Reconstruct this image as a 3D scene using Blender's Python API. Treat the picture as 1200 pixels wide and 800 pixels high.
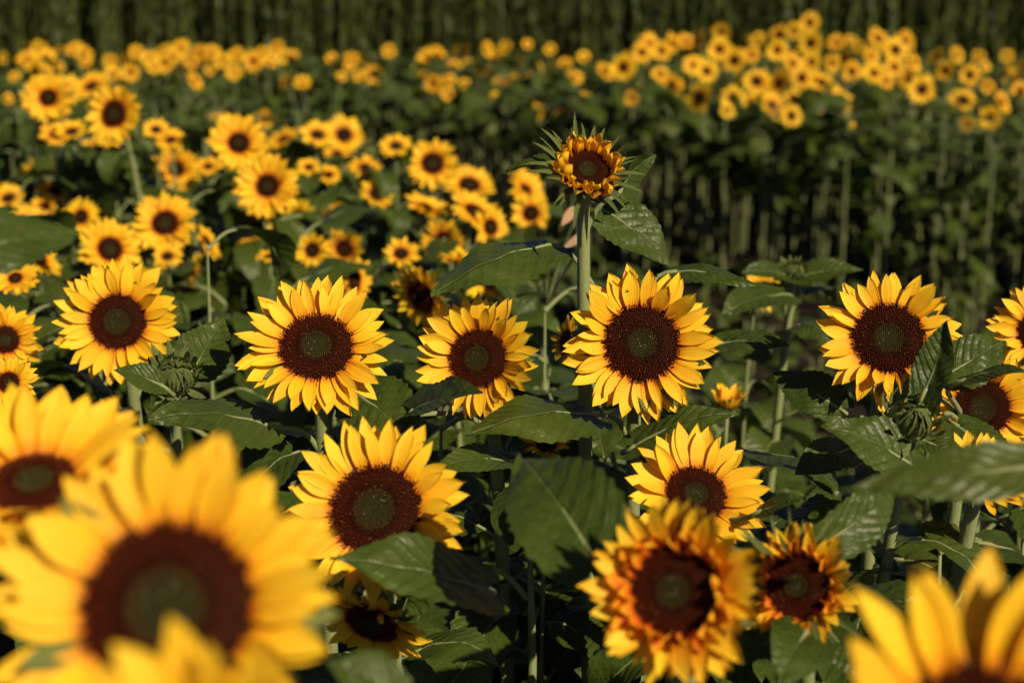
import bpy, math, random
import numpy as np
from mathutils import Vector, Matrix

# ------------------------------------------------------------------ clear, camera, sky, sun, exposure
for o in list(bpy.data.objects):
    bpy.data.objects.remove(o)
SC = bpy.context.scene
COL = SC.collection
R = math.radians
rng = random.Random(11)

CAM_H, PITCH, LENS = 1.75, R(12.9), 50.0
cam_d = bpy.data.cameras.new('camera')
cam = bpy.data.objects.new('camera', cam_d)
COL.objects.link(cam)
cam.location = (0, 0, CAM_H)
cam.rotation_euler = (math.pi / 2 - PITCH, 0, 0)
cam_d.lens = LENS
cam_d.sensor_width = 36
cam_d.clip_start = 0.02
cam_d.clip_end = 2000
cam_d.dof.use_dof = True
cam_d.dof.focus_distance = 1.86
cam_d.dof.aperture_fstop = 3.4
SC.camera = cam

SUN_AZ, SUN_EL = R(38), R(33)          # to the right of straight behind the camera
SUN = Vector((math.sin(SUN_AZ) * math.cos(SUN_EL), -math.cos(SUN_AZ) * math.cos(SUN_EL), math.sin(SUN_EL)))
world = bpy.data.worlds.new('World')
SC.world = world
world.use_nodes = True
wn = world.node_tree
sky = wn.nodes.new('ShaderNodeTexSky')
sky.sky_type = 'NISHITA'
sky.sun_disc = False
sky.air_density = 0.45
sky.dust_density = 0.4
sky.sun_elevation = SUN_EL
sky.sun_rotation = math.atan2(SUN.x, SUN.y)
wn.links.new(sky.outputs[0], wn.nodes['Background'].inputs[0])
wn.nodes['Background'].inputs[1].default_value = 0.05
sun_d = bpy.data.lights.new('sun', 'SUN')
sun_d.energy = 5.0
sun_d.angle = R(0.5)
sun_d.color = (1.0, 0.87, 0.60)
sun = bpy.data.objects.new('sun', sun_d)
COL.objects.link(sun)
sun.rotation_euler = SUN.to_track_quat('Z', 'Y').to_euler()
sun.location = SUN * 30
SC.view_settings.view_transform = 'Standard'
SC.view_settings.look = 'None'
SC.view_settings.exposure = 0.42
SC.view_settings.gamma = 1.0
SC.render.engine = 'CYCLES'

# ------------------------------------------------------------------ helpers
FPX = 1200 * LENS / 36
FWD = Vector((0, math.cos(PITCH), -math.sin(PITCH)))
UPV = Vector((0, math.sin(PITCH), math.cos(PITCH)))


def at(px, py, d):
    """a point of the place: where the photograph's pixel lies at a distance of d metres"""
    return Vector((0, 0, CAM_H)) + d * (FWD + Vector((1, 0, 0)) * ((px - 600) / FPX) - UPV * ((py - 400) / FPX))


def proj(p):
    q = p - Vector((0, 0, CAM_H))
    d = q.dot(FWD)
    if d < 0.05:
        return None
    return 600 + FPX * q.x / d, 400 - FPX * q.dot(UPV) / d, d


def mesh_of(name, V, F, mats=(), uv=None, col=None, midx=None, smooth=True):
    me = bpy.data.meshes.new(name)
    me.from_pydata([tuple(v) for v in V], [], [tuple(f) for f in F])
    for m in mats:
        me.materials.append(m)
    n = len(me.loops)
    vi = np.empty(n, dtype=np.int32)
    me.loops.foreach_get('vertex_index', vi)
    if uv is not None:
        l = me.uv_layers.new(name='UVMap')
        l.data.foreach_set('uv', np.asarray(uv, dtype=np.float32)[vi].ravel())
    if col is not None:
        a = me.color_attributes.new('Col', 'FLOAT_COLOR', 'POINT')
        c = np.ones((len(V), 4), dtype=np.float32)
        c[:, :3] = col
        a.data.foreach_set('color', c.ravel())
    if midx is not None:
        me.polygons.foreach_set('material_index', np.asarray(midx, dtype=np.int32))
    me.polygons.foreach_set('use_smooth', np.full(len(me.polygons), smooth))
    me.update()
    return me


def link(name, me, parent=None, M=None):
    o = bpy.data.objects.new(name, me)
    COL.objects.link(o)
    if parent is not None:
        o.parent = parent
    if M is not None:
        o.matrix_local = M
    return o


def tag(o, label, cat, group=None):
    o['label'] = label
    o['category'] = cat
    if group:
        o['group'] = group


def thing(name, label, cat, loc, group=None):
    o = link(name, None)
    o.location = loc
    o.empty_display_size = 0.05
    tag(o, label, cat, group)
    return o


def merge(parts):
    """join (V, F, uv, midx) tuples"""
    Vs, Fs, Us, Ms, n = [], [], [], [], 0
    for V, F, U, m in parts:
        V = np.asarray(V, dtype=float)
        Vs.append(V)
        Fs += [tuple(i + n for i in f) for f in F]
        Us.append(np.asarray(U, dtype=float))
        Ms += ([m] * len(F) if isinstance(m, int) else list(m))
        n += len(V)
    return np.concatenate(Vs), Fs, np.concatenate(Us), Ms


def bez(p0, p1, p2, p3, n):
    out = []
    for i in range(n + 1):
        t = i / n
        u = 1 - t
        out.append(p0 * u ** 3 + p1 * (3 * u * u * t) + p2 * (3 * u * t * t) + p3 * t ** 3)
    return out


def tube(path, rad, k=7, cap=True):
    V, F, U = [], [], []
    n = len(path)
    prev = Vector((1, 0.13, 0.07))
    for i, p in enumerate(path):
        d = (path[min(i + 1, n - 1)] - path[max(i - 1, 0)]).normalized()
        a = (prev - d * prev.dot(d))
        if a.length < 1e-4:
            a = d.orthogonal()
        a.normalize()
        prev = a
        b = d.cross(a)
        r = rad(i / (n - 1))
        for j in range(k):
            th = 2 * math.pi * j / k
            V.append(p + (a * math.cos(th) + b * math.sin(th)) * r)
            U.append((i / (n - 1), j / k))
    for i in range(n - 1):
        for j in range(k):
            j2 = (j + 1) % k
            F.append((i * k + j, i * k + j2, (i + 1) * k + j2, (i + 1) * k + j))
    if cap:
        F.append(tuple((n - 1) * k + j for j in range(k)))
    return V, F, U


def grid_faces(nu, nv):
    w = nv + 1
    return [(i * w + j, (i + 1) * w + j, (i + 1) * w + j + 1, i * w + j + 1) for i in range(nu) for j in range(nv)]


# ------------------------------------------------------------------ materials
def new_mat(name):
    m = bpy.data.materials.new(name)
    m.use_nodes = True
    nt = m.node_tree
    for n in list(nt.nodes):
        nt.nodes.remove(n)
    return m, nt, (lambda t, **k: _node(nt, t, **k))


def _node(nt, t, **k):
    n = nt.nodes.new('ShaderNode' + t)
    for a, b in k.items():
        setattr(n, a, b)
    return n


def mathn(nt, op, a, b=None, c=None, clamp=False):
    n = nt.nodes.new('ShaderNodeMath')
    n.operation = op
    n.use_clamp = clamp
    for i, x in enumerate((a, b, c)):
        if x is None:
            continue
        if hasattr(x, 'is_output'):
            nt.links.new(x, n.inputs[i])
        else:
            n.inputs[i].default_value = x
    return n.outputs[0]


def ramp(nt, fac, stops, interp='LINEAR'):
    n = nt.nodes.new('ShaderNodeValToRGB')
    n.color_ramp.interpolation = interp
    e = n.color_ramp.elements
    while len(e) < len(stops):
        e.new(0.5)
    for el, (p, c) in zip(e, stops):
        el.position = p
        el.color = (*c, 1)
    nt.links.new(fac, n.inputs[0])
    return n.outputs[0]


def mixc(nt, fac, a, b, mode='MIX'):
    n = nt.nodes.new('ShaderNodeMix')
    n.data_type = 'RGBA'
    n.blend_type = mode
    for i, x in ((0, fac), (6, a), (7, b)):
        if hasattr(x, 'is_output'):
            nt.links.new(x, n.inputs[i])
        elif i == 0:
            n.inputs[i].default_value = x
        else:
            n.inputs[i].default_value = (*x, 1)
    return n.outputs[2]


def noise(nt, vec, scale, detail=3, rough=0.55):
    n = nt.nodes.new('ShaderNodeTexNoise')
    n.inputs['Scale'].default_value = scale
    n.inputs['Detail'].default_value = detail
    n.inputs['Roughness'].default_value = rough
    if vec is not None:
        nt.links.new(vec, n.inputs['Vector'])
    return n.outputs[0]


def leafy_out(nt, color, trans_color, trans, rough, normal, spec=0.35):
    """thin sheet: principled front plus light let through"""
    p = nt.nodes.new('ShaderNodeBsdfPrincipled')
    p.inputs['Roughness'].default_value = rough
    p.inputs['Specular IOR Level'].default_value = spec
    nt.links.new(color, p.inputs['Base Color'])
    tr = nt.nodes.new('ShaderNodeBsdfTranslucent')
    if hasattr(trans_color, 'is_output'):
        nt.links.new(trans_color, tr.inputs[0])
    else:
        tr.inputs[0].default_value = (*trans_color, 1)
    if normal is not None:
        nt.links.new(normal, p.inputs['Normal'])
        nt.links.new(normal, tr.inputs['Normal'])
    mx = nt.nodes.new('ShaderNodeMixShader')
    mx.inputs[0].default_value = trans
    nt.links.new(p.outputs[0], mx.inputs[1])
    nt.links.new(tr.outputs[0], mx.inputs[2])
    out = nt.nodes.new('ShaderNodeOutputMaterial')
    nt.links.new(mx.outputs[0], out.inputs[0])


def bump(nt, h, strength, dist):
    b = nt.nodes.new('ShaderNodeBump')
    b.inputs['Strength'].default_value = strength
    b.inputs['Distance'].default_value = dist
    nt.links.new(h, b.inputs['Height'])
    return b.outputs[0]


def petal_material(name, base, mid, tip, trans, base_end=0.28):
    m, nt, N = new_mat(name)
    uv = N('UVMap')
    sep = N('SeparateXYZ')
    nt.links.new(uv.outputs[0], sep.inputs[0])
    u, v = sep.outputs[0], sep.outputs[1]
    oi = N('ObjectInfo')
    c = ramp(nt, u, [(0.0, base), (base_end, mid), (0.75, tip)])
    # faint darker veins running the length of the petal
    wob = noise(nt, uv.outputs[0], 3.0, 2)
    ph = mathn(nt, 'ADD', mathn(nt, 'MULTIPLY', v, 46.0), mathn(nt, 'MULTIPLY', wob, 5.0))
    vein = mathn(nt, 'MULTIPLY_ADD', mathn(nt, 'SINE', ph), 0.5, 0.5)
    c = mixc(nt, mathn(nt, 'MULTIPLY', vein, 0.12), c, (0.68, 0.30, 0.01))
    hs = N('HueSaturation')
    nt.links.new(c, hs.inputs['Color'])
    nt.links.new(mathn(nt, 'MULTIPLY_ADD', oi.outputs['Random'], 0.014, 0.493), hs.inputs['Hue'])
    nt.links.new(mathn(nt, 'MULTIPLY_ADD', oi.outputs['Random'], 0.12, 0.92), hs.inputs['Value'])
    nrm = bump(nt, vein, 0.28, 0.0008)
    leafy_out(nt, hs.outputs[0], mixc(nt, 0.5, hs.outputs[0], (0.86, 0.42, 0.01)), trans, 0.55, nrm, 0.2)
    return m


def leaf_material(name, dark, light, vein_c, trans_c, trans):
    m, nt, N = new_mat(name)
    uv = N('UVMap')
    sep = N('SeparateXYZ')
    nt.links.new(uv.outputs[0], sep.inputs[0])
    u, v = sep.outputs[0], sep.outputs[1]
    geo = N('NewGeometry')
    a = mathn(nt, 'MULTIPLY', mathn(nt, 'ABSOLUTE', mathn(nt, 'SUBTRACT', v, 0.5)), 2.0)
    # side veins leave the midrib at a slant
    ph = mathn(nt, 'FRACT', mathn(nt, 'MULTIPLY', mathn(nt, 'SUBTRACT', u, mathn(nt, 'MULTIPLY', mathn(nt, 'POWER', a, 1.35), 0.34)), 8.0))
    dv = mathn(nt, 'ABSOLUTE', mathn(nt, 'SUBTRACT', ph, 0.5))
    side = mathn(nt, 'SUBTRACT', 1.0, mathn(nt, 'MULTIPLY', dv, 11.0), clamp=True)
    midr = mathn(nt, 'SUBTRACT', 1.0, mathn(nt, 'MULTIPLY', a, 22.0), clamp=True)
    vein = mathn(nt, 'MAXIMUM', mathn(nt, 'MULTIPLY', side, 0.40), midr)
    big = noise(nt, geo.outputs['Position'], 9.0, 3)
    fine = noise(nt, geo.outputs['Position'], 160.0, 3)
    c = mixc(nt, ramp(nt, big, [(0.32, (0, 0, 0)), (0.7, (1, 1, 1))]), dark, light)
    oi = N('ObjectInfo')
    age = mathn(nt, 'MULTIPLY', noise(nt, geo.outputs['Position'], 2.3, 2), mathn(nt, 'MULTIPLY_ADD', oi.outputs['Random'], 0.7, 0.25))
    c = mixc(nt, age, c, (light[0] * 1.35, light[1] * 1.02, light[2] * 0.8))
    rim = mathn(nt, 'MULTIPLY', mathn(nt, 'SUBTRACT', noise(nt, geo.outputs['Position'], 38.0, 2), 0.55, clamp=True), 2.2, clamp=True)
    c = mixc(nt, mathn(nt, 'MULTIPLY', rim, mathn(nt, 'POWER', u, 3.0)), c, (0.13, 0.11, 0.035))
    c = mixc(nt, mathn(nt, 'MULTIPLY', fine, 0.35), c, light)
    c = mixc(nt, mathn(nt, 'MULTIPLY', vein, 0.55), c, vein_c)
    # brown fleck here and there
    fleck = mathn(nt, 'GREATER_THAN', noise(nt, geo.outputs['Position'], 70.0, 1), 0.76)
    c = mixc(nt, mathn(nt, 'MULTIPLY', fleck, 0.6), c, (0.09, 0.06, 0.025))
    quilt = mathn(nt, 'ADD', mathn(nt, 'MULTIPLY', dv, -1.2), mathn(nt, 'MULTIPLY', noise(nt, geo.outputs['Position'], 55.0, 2), 2.4))
    h = mathn(nt, 'ADD', mathn(nt, 'MULTIPLY', vein, -0.8), mathn(nt, 'ADD', quilt, mathn(nt, 'MULTIPLY', fine, 0.45)))
    leafy_out(nt, c, trans_c, trans, 0.42, bump(nt, h, 0.8, 0.0022), 0.26)
    return m


def stem_material(name, c1, c2):
    m, nt, N = new_mat(name)
    geo = N('NewGeometry')
    mp = N('Mapping')
    mp.inputs['Scale'].default_value = (1, 1, 0.12)
    nt.links.new(geo.outputs['Position'], mp.inputs[0])
    st = noise(nt, mp.outputs[0], 260.0, 3)
    fz = noise(nt, geo.outputs['Position'], 900.0, 2)
    c = mixc(nt, st, c1, c2)
    c = mixc(nt, mathn(nt, 'MULTIPLY', fz, 0.3), c, (0.30, 0.30, 0.17))
    p = N('BsdfPrincipled')
    p.inputs['Roughness'].default_value = 0.7
    p.inputs['Sheen Weight'].default_value = 0.08
    nt.links.new(c, p.inputs['Base Color'])
    nt.links.new(bump(nt, mathn(nt, 'ADD', st, fz), 0.6, 0.0015), p.inputs['Normal'])
    out = N('OutputMaterial')
    nt.links.new(p.outputs[0], out.inputs[0])
    return m


def vcol_material(name, rough, spec):
    m, nt, N = new_mat(name)
    a = N('VertexColor', layer_name='Col')
    p = N('BsdfPrincipled')
    p.inputs['Roughness'].default_value = rough
    p.inputs['Specular IOR Level'].default_value = spec
    nt.links.new(a.outputs[0], p.inputs['Base Color'])
    out = N('OutputMaterial')
    nt.links.new(p.outputs[0], out.inputs[0])
    return m


M_PETAL = petal_material('petal_yellow', (0.62, 0.13, 0.006), (0.83, 0.445, 0.013), (0.84, 0.52, 0.026), 0.28)
M_ORANGE = petal_material('petal_orange', (0.45, 0.05, 0.006), (0.80, 0.37, 0.012), (0.84, 0.50, 0.024), 0.34, 0.27)
M_RED = petal_material('petal_red_orange', (0.36, 0.018, 0.005), (0.66, 0.12, 0.008), (0.82, 0.36, 0.018), 0.36, 0.35)
M_LEAF = leaf_material('leaf_green', (0.019, 0.036, 0.005), (0.043, 0.067, 0.009), (0.10, 0.125, 0.035), (0.065, 0.115, 0.010), 0.16)
M_STEM = stem_material('stem_green', (0.10, 0.135, 0.035), (0.20, 0.22, 0.075))
M_BRACT = leaf_material('bract_green', (0.075, 0.112, 0.028), (0.135, 0.175, 0.055), (0.17, 0.19, 0.07), (0.12, 0.17, 0.03), 0.15)
M_BUD = leaf_material('bud_green', (0.10, 0.145, 0.045), (0.17, 0.215, 0.075), (0.26, 0.29, 0.13), (0.14, 0.2, 0.04), 0.15)
M_DISC = vcol_material('disc_florets', 0.75, 0.04)
M_DRY = leaf_material('withered_pink', (0.28, 0.18, 0.12), (0.40, 0.27, 0.18), (0.55, 0.42, 0.3), (0.4, 0.22, 0.12), 0.2)
M_CORN = leaf_material('corn_leaf', (0.030, 0.048, 0.011), (0.064, 0.086, 0.024), (0.10, 0.10, 0.03), (0.08, 0.09, 0.01), 0.12)


def soil_material():
    m, nt, N = new_mat('soil')
    geo = N('NewGeometry')
    n1 = noise(nt, geo.outputs['Position'], 0.7, 4)
    n2 = noise(nt, geo.outputs['Position'], 28.0, 5, 0.65)
    c = mixc(nt, n1, (0.016, 0.012, 0.008), (0.030, 0.023, 0.014))
    c = mixc(nt, mathn(nt, 'MULTIPLY', n2, 0.5), c, (0.022, 0.016, 0.010))
    p = N('BsdfPrincipled')
    p.inputs['Roughness'].default_value = 0.95
    p.inputs['Specular IOR Level'].default_value = 0.1
    nt.links.new(c, p.inputs['Base Color'])
    nt.links.new(bump(nt, n2, 1.0, 0.05), p.inputs['Normal'])
    out = N('OutputMaterial')
    nt.links.new(p.outputs[0], out.inputs[0])
    return m


# ------------------------------------------------------------------ ground
def ground():
    xs = np.concatenate([[-400, -120, -40], np.linspace(-22, 22, 111), [40, 120, 400]])
    ys = np.concatenate([[-300, -60, -10], np.linspace(-3, 32, 89), [60, 150, 500]])
    g = np.random.RandomState(3)
    V = []
    for y in ys:
        for x in xs:
            inner = abs(x) < 22 and -3 < y < 32
            V.append((x, y, g.uniform(-0.05, 0.0) if inner else -0.03))
    F = grid_faces(len(ys) - 1, len(xs) - 1)
    F = [f[::-1] for f in F]
    o = link('ground', mesh_of('ground', V, F, [soil_material()]))
    o['kind'] = 'structure'


ground()

# ------------------------------------------------------------------ leaf, petal, disc and bract meshes


def leaf_blade(L, W, nu, nv, rise, bend, fold, wav, seed, serr=0.05, twist=0.0):
    """ovate sunflower leaf along +x from its petiole, upper face +z"""
    r = random.Random(seed)
    ph, fr = r.uniform(0, 6.28), r.uniform(6, 10)
    ph2 = r.uniform(0, 6.28)
    side = r.uniform(-0.10, 0.10)
    V, U = [], []
    x = z = 0.0
    mx = 0.333 ** 0.45 * 0.667 ** 0.95
    for i in range(nu + 1):
        t = i / nu
        th = rise - bend * t ** 1.2
        if i:
            x += math.cos(th) * L / nu
            z += math.sin(th) * L / nu
        t0 = 0.02 + 0.98 * t
        w = W * (t0 ** 0.45) * max(1 - t, 0.0) ** 0.95 / mx
        if 0 < i < nu:
            w *= 1 + serr * (1 if i % 2 else -1) * (1 - 0.4 * t)
        for j in range(nv + 1):
            s = 2 * j / nv - 1
            y = s * w
            lobe = -0.13 * L * abs(s) ** 1.5 * (1 - t) ** 7
            zz = fold * abs(y) + wav * W * s * s * math.sin(t * fr + ph + (1.7 if s > 0 else 0))
            zz += 0.025 * W * math.sin(t * 19 + abs(s) * 5 + ph2) * (1 - abs(s) * 0.3)
            zz += twist * y * t
            c, sn = math.cos(th), math.sin(th)
            V.append((x + lobe - sn * zz, y + side * L * t * t, z + c * zz))
            U.append((t, 0.5 + 0.5 * y / (W * 1.05)))
    return V, grid_faces(nu, nv), U


def leaf_mesh(seed, nu, nv, pet=True, k=5):
    r = random.Random(seed)
    L = 1.0
    W = r.uniform(0.30, 0.40)
    rise = r.uniform(-0.25, 0.45)
    b = leaf_blade(L, W, nu, nv, rise, r.uniform(0.6, 2.0), r.uniform(-0.35, 0.45), r.uniform(0.08, 0.2), seed,
                   0.05 if nu > 9 else 0.02, r.uniform(-0.3, 0.3))
    px, pz = 0.40, 0.22
    V = [(v[0] + px, v[1], v[2] + pz) for v in b[0]]
    parts = [(V, b[1], b[2], 0)]
    path = bez(Vector((0, 0, 0)), Vector((0.16, 0, 0.16)), Vector((px - 0.12, 0, pz - math.sin(rise) * 0.12 + 0.02)),
               Vector((px + 0.02, 0, pz)), 5)
    tb = tube(path, lambda t: 0.030 - 0.012 * t, k)
    parts.append((tb[0], tb[1], tb[2], 1))
    if nu > 9:   # midrib standing out under the blade
        mid = [Vector(V[i * (nv + 1) + nv // 2]) + Vector((0, 0, -0.006)) for i in range(0, nu - 1, 2)]
        tb = tube(mid, lambda t: 0.016 * (1 - t) + 0.002, 4)
        parts.append((tb[0], tb[1], tb[2], 1))
    return merge(parts)


LEAF_HI = [leaf_mesh(100 + i, 22, 8) for i in range(9)]
LEAF_MID = [leaf_mesh(130 + i, 11, 6, k=4) for i in range(7)]
LEAF_LO = [leaf_mesh(160 + i, 6, 4, k=3) for i in range(6)]
ME_LEAF_HI = [mesh_of('leaf', V, F, [M_LEAF, M_STEM], U, midx=Mi) for V, F, U, Mi in LEAF_HI]
ME_LEAF_MID = [mesh_of('leaf', V, F, [M_LEAF, M_STEM], U, midx=Mi) for V, F, U, Mi in LEAF_MID]


def petal_geo(seed, nu, nv, W, bend, cup, tipcurl, ripple=0.0):
    r = random.Random(seed)
    V, U = [], []
    x = z = 0.0
    ph = r.uniform(0, 6.28)
    side = r.uniform(-0.09, 0.09)
    notch = r.uniform(-0.02, 0.05)
    tw = r.uniform(-0.35, 0.35)
    for i in range(nu + 1):
        t = i / nu
        th = bend * (0.5 - t) + tipcurl * max(0, t - 0.6) * 2.5 + ripple * math.sin(t * 9 + ph)
        if i:
            x += math.cos(th) / nu
            z += math.sin(th) / nu
        if t < 0.48:
            w = W * (0.55 + 0.45 * math.sin(t / 0.48 * math.pi / 2))
        else:
            q = (t - 0.48) / 0.52
            w = W * max(0.02, (1 - q ** 1.9) ** 0.95 if q < 1 else 0.02)
        for j in range(nv + 1):
            s = 2 * j / nv - 1
            y = s * w
            zz = cup * W * (s * s - 0.3) + 0.085 * W * math.cos(s * 7.5) * (1 - t * 0.5) + tw * y * t
            zz += ripple * 0.4 * W * s * math.sin(t * 12 + ph)
            V.append((x - notch * s * s * t * 0.5, y + side * t * t, z + zz))
            U.append((t, 0.5 + 0.5 * s * w / W))
    return np.array(V), grid_faces(nu, nv), np.array(U)


def petal_set(n, seed0, nu, nv, mat, kind):
    out = []
    for i in range(n):
        r = random.Random(seed0 + i)
        if kind == 'open':
            g = petal_geo(seed0 + i, nu, nv, r.uniform(0.15, 0.215), r.uniform(-0.25, 0.35), r.uniform(0.0, 0.4), r.uniform(-0.5, 0.25))
        elif kind == 'soft':
            g = petal_geo(seed0 + i, nu, nv, r.uniform(0.24, 0.32), r.uniform(-0.3, 0.5), r.uniform(0.3, 0.8), r.uniform(-0.3, 0.5), 0.07)
        else:
            g = petal_geo(seed0 + i, nu, nv, r.uniform(0.24, 0.33), r.uniform(-0.8, 0.5), r.uniform(0.2, 0.9), r.uniform(-0.6, 1.1), r.uniform(0.12, 0.34))
        out.append((mesh_of('petal', g[0], g[1], [mat], g[2]), g))
    return out


PET_HI = petal_set(12, 300, 10, 6, M_PETAL, 'open')
PET_MID = petal_set(8, 330, 6, 4, M_PETAL, 'open')
PET_CURL = petal_set(9, 360, 9, 5, M_ORANGE, 'curl')
PET_RED = petal_set(7, 420, 8, 5, M_RED, 'soft')
PET_OUT = petal_set(8, 380, 10, 6, M_ORANGE, 'open')
PET_LO = [petal_geo(400 + i, 4, 2, 0.2, 0.2, 0.4, -0.2) for i in range(4)]


def disc_mesh(n, seed, sides=5, young=False, core=0.42, pollen=0.05):
    """dome packed with florets in spirals: open maroon florets outside, closed green ones in the middle (radius 1)"""
    g = np.random.RandomState(seed)
    V, F, C = [], [], []
    core = core if not young else 0.36

    def zd(r):
        return 0.17 * (1 - r ** 2.5) - 0.07 * math.exp(-(r / (core * 0.85)) ** 4)
    # dome underneath
    rr = [0, 0.25, 0.5, 0.75, 0.95, 1.03]
    for k, r in enumerate(rr):
        for j in range(24):
            th = 2 * math.pi * j / 24
            V.append((r * math.cos(th), r * math.sin(th), zd(min(r, 1)) - 0.015 - (0.06 if k == 5 else 0)))
            C.append((0.020, 0.006, 0.003) if r > core else (0.012, 0.012, 0.004))
    for k in range(len(rr) - 1):
        for j in range(24):
            j2 = (j + 1) % 24
            F.append((k * 24 + j, (k + 1) * 24 + j, (k + 1) * 24 + j2, k * 24 + j2))
    sp = 1.0 / math.sqrt(n)
    for i in range(n):
        r = math.sqrt((i + 0.5) / n)
        th = i * 2.399963 + g.normal(0, 0.01)
        c, s = math.cos(th), math.sin(th)
        p = Vector((r * c, r * s, zd(r)))
        out = Vector((c, s, 0))
        jit = g.uniform(-1, 1, 3)
        rad = sp * 0.80
        if r > core * 1.08:
            e = (r - core) / (1 - core)
            h = sp * (1.5 + 1.6 * e) * g.uniform(0.75, 1.3)
            d = (Vector((0, 0, 1)) + out * (0.05 + 0.75 * e ** 3) + Vector((jit[0], jit[1], 0)) * 0.22).normalized()
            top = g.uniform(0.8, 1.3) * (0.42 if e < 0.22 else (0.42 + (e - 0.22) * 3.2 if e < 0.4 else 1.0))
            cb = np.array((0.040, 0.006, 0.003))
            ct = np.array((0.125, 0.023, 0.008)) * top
            if g.rand() < pollen * 0.4:
                ct = np.array((0.30, 0.14, 0.025))
            tipw = 0.62
        elif r > core * 0.86:
            h = sp * 1.3 * g.uniform(0.7, 1.2)
            d = (Vector((0, 0, 1)) - out * 0.2 + Vector((jit[0], jit[1], 0)) * 0.15).normalized()
            cb = np.array((0.020, 0.012, 0.004))
            ct = np.array((0.17, 0.095, 0.016)) * g.uniform(0.6, 1.2)
            tipw = 0.5
        else:
            h = sp * 0.95 * g.uniform(0.6, 1.2)
            d = (Vector((0, 0, 1)) - out * 0.35 + Vector((jit[0], jit[1], 0)) * 0.2).normalized()
            cb = np.array((0.020, 0.020, 0.005))
            ct = np.array((0.100, 0.080, 0.018)) * g.uniform(0.5, 1.3)
            if g.rand() < 0.06:
                ct = np.array((0.42, 0.38, 0.24))  # pale tips on a few closed florets: white glints put into the colour
            tipw = 0.35
        a = d.orthogonal().normalized()
        b = d.cross(a)
        n0 = len(V)
        for (hh, q) in ((-0.3, 1.0), (0.75, 0.85), (1.0, tipw)):
            for j in range(sides):
                t2 = 2 * math.pi * j / sides
                V.append(tuple(p + d * h * hh + (a * math.cos(t2) + b * math.sin(t2)) * rad * 0.62 * q))
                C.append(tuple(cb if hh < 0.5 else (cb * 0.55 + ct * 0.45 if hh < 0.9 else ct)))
        for k in range(2):
            for j in range(sides):
                j2 = (j + 1) % sides
                F.append((n0 + k * sides + j, n0 + k * sides + j2, n0 + (k + 1) * sides + j2, n0 + (k + 1) * sides + j))
        F.append(tuple(n0 + 2 * sides + j for j in range(sides)))
    return mesh_of('disc_florets', V, F, [M_DISC], col=np.array(C), smooth=False)


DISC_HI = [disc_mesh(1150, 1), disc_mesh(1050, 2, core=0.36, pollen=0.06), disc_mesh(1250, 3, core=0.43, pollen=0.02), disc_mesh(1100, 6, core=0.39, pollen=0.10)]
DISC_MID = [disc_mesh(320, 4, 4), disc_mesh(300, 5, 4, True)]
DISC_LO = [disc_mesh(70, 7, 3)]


def head_back(seed, nb, blen, spread, res=(6, 4)):
    """green receptacle with a ring of pointed bracts behind the petals (disc radius 1, facing +z)"""
    r = random.Random(seed)
    parts = []
    V, F, U = [], [], []
    prof = [(0.0, -0.55), (0.35, -0.52), (0.75, -0.36), (1.0, -0.10), (1.04, 0.02)]
    for (q, z) in prof:
        for j in range(20):
            th = 2 * math.pi * j / 20
            V.append((q * math.cos(th), q * math.sin(th), z))
            U.append((0.3, 0.5))
    for k in range(len(prof) - 1):
        for j in range(20):
            j2 = (j + 1) % 20
            F.append((k * 20 + j, k * 20 + j2, (k + 1) * 20 + j2, (k + 1) * 20 + j))
    parts.append((V, F, U, 0))
    for i in range(nb):
        th = 2 * math.pi * (i + r.uniform(-0.3, 0.3)) / nb
        L = blen * r.uniform(0.8, 1.25)
        b = leaf_blade(L, L * (0.22 if spread < 0.5 else 0.062), res[0], res[1], r.uniform(-0.1, 0.5), r.uniform(-0.5, 1.2), 0.25, 0.05, seed * 77 + i, 0.0)
        Mx = (Matrix.Rotation(th, 4, 'Z') @ Matrix.Translation((0.93, 0, -0.22 - 0.12 * (i % 2))) @
              Matrix.Rotation(-spread + r.uniform(-0.2, 0.2), 4, 'Y'))
        parts.append(([Mx @ Vector(v) for v in b[0]], b[1], b[2], 0))
    V, F, U, Mi = merge(parts)
    return mesh_of('flower_head', V, F, [M_BRACT], U)


HEAD_BACK = [head_back(5 + i, 22, 0.85, 0.05) for i in range(3)]
HEAD_BACK_LO = [head_back(9, 10, 0.8, 0.05, (3, 2))]
HEAD_SPIKY = [head_back(31 + i, 30, 1.7, 0.5, (8, 4)) for i in range(3)]


def ring_mesh(n, geos, r0, L, seed, mat):
    """a whole corolla of small petals in one mesh, disc radius 1"""
    r = random.Random(seed)
    parts = []
    for i in range(n):
        g = geos[i % len(geos)]
        Mx = (Matrix.Rotation(2 * math.pi * (i + r.uniform(-0.35, 0.35)) / n, 4, 'Z') @ Matrix.Translation((r0, 0, r.uniform(-0.1, 0.06))) @
              Matrix.Rotation(-r.uniform(-0.1, 0.5), 4, 'Y') @ Matrix.Scale(L * r.uniform(0.72, 1.15), 4))
        parts.append(([Mx @ Vector(v) for v in g[0]], g[1], g[2], 0))
    V, F, U, Mi = merge(parts)
    return mesh_of('petals', V, F, [mat], U)


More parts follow.
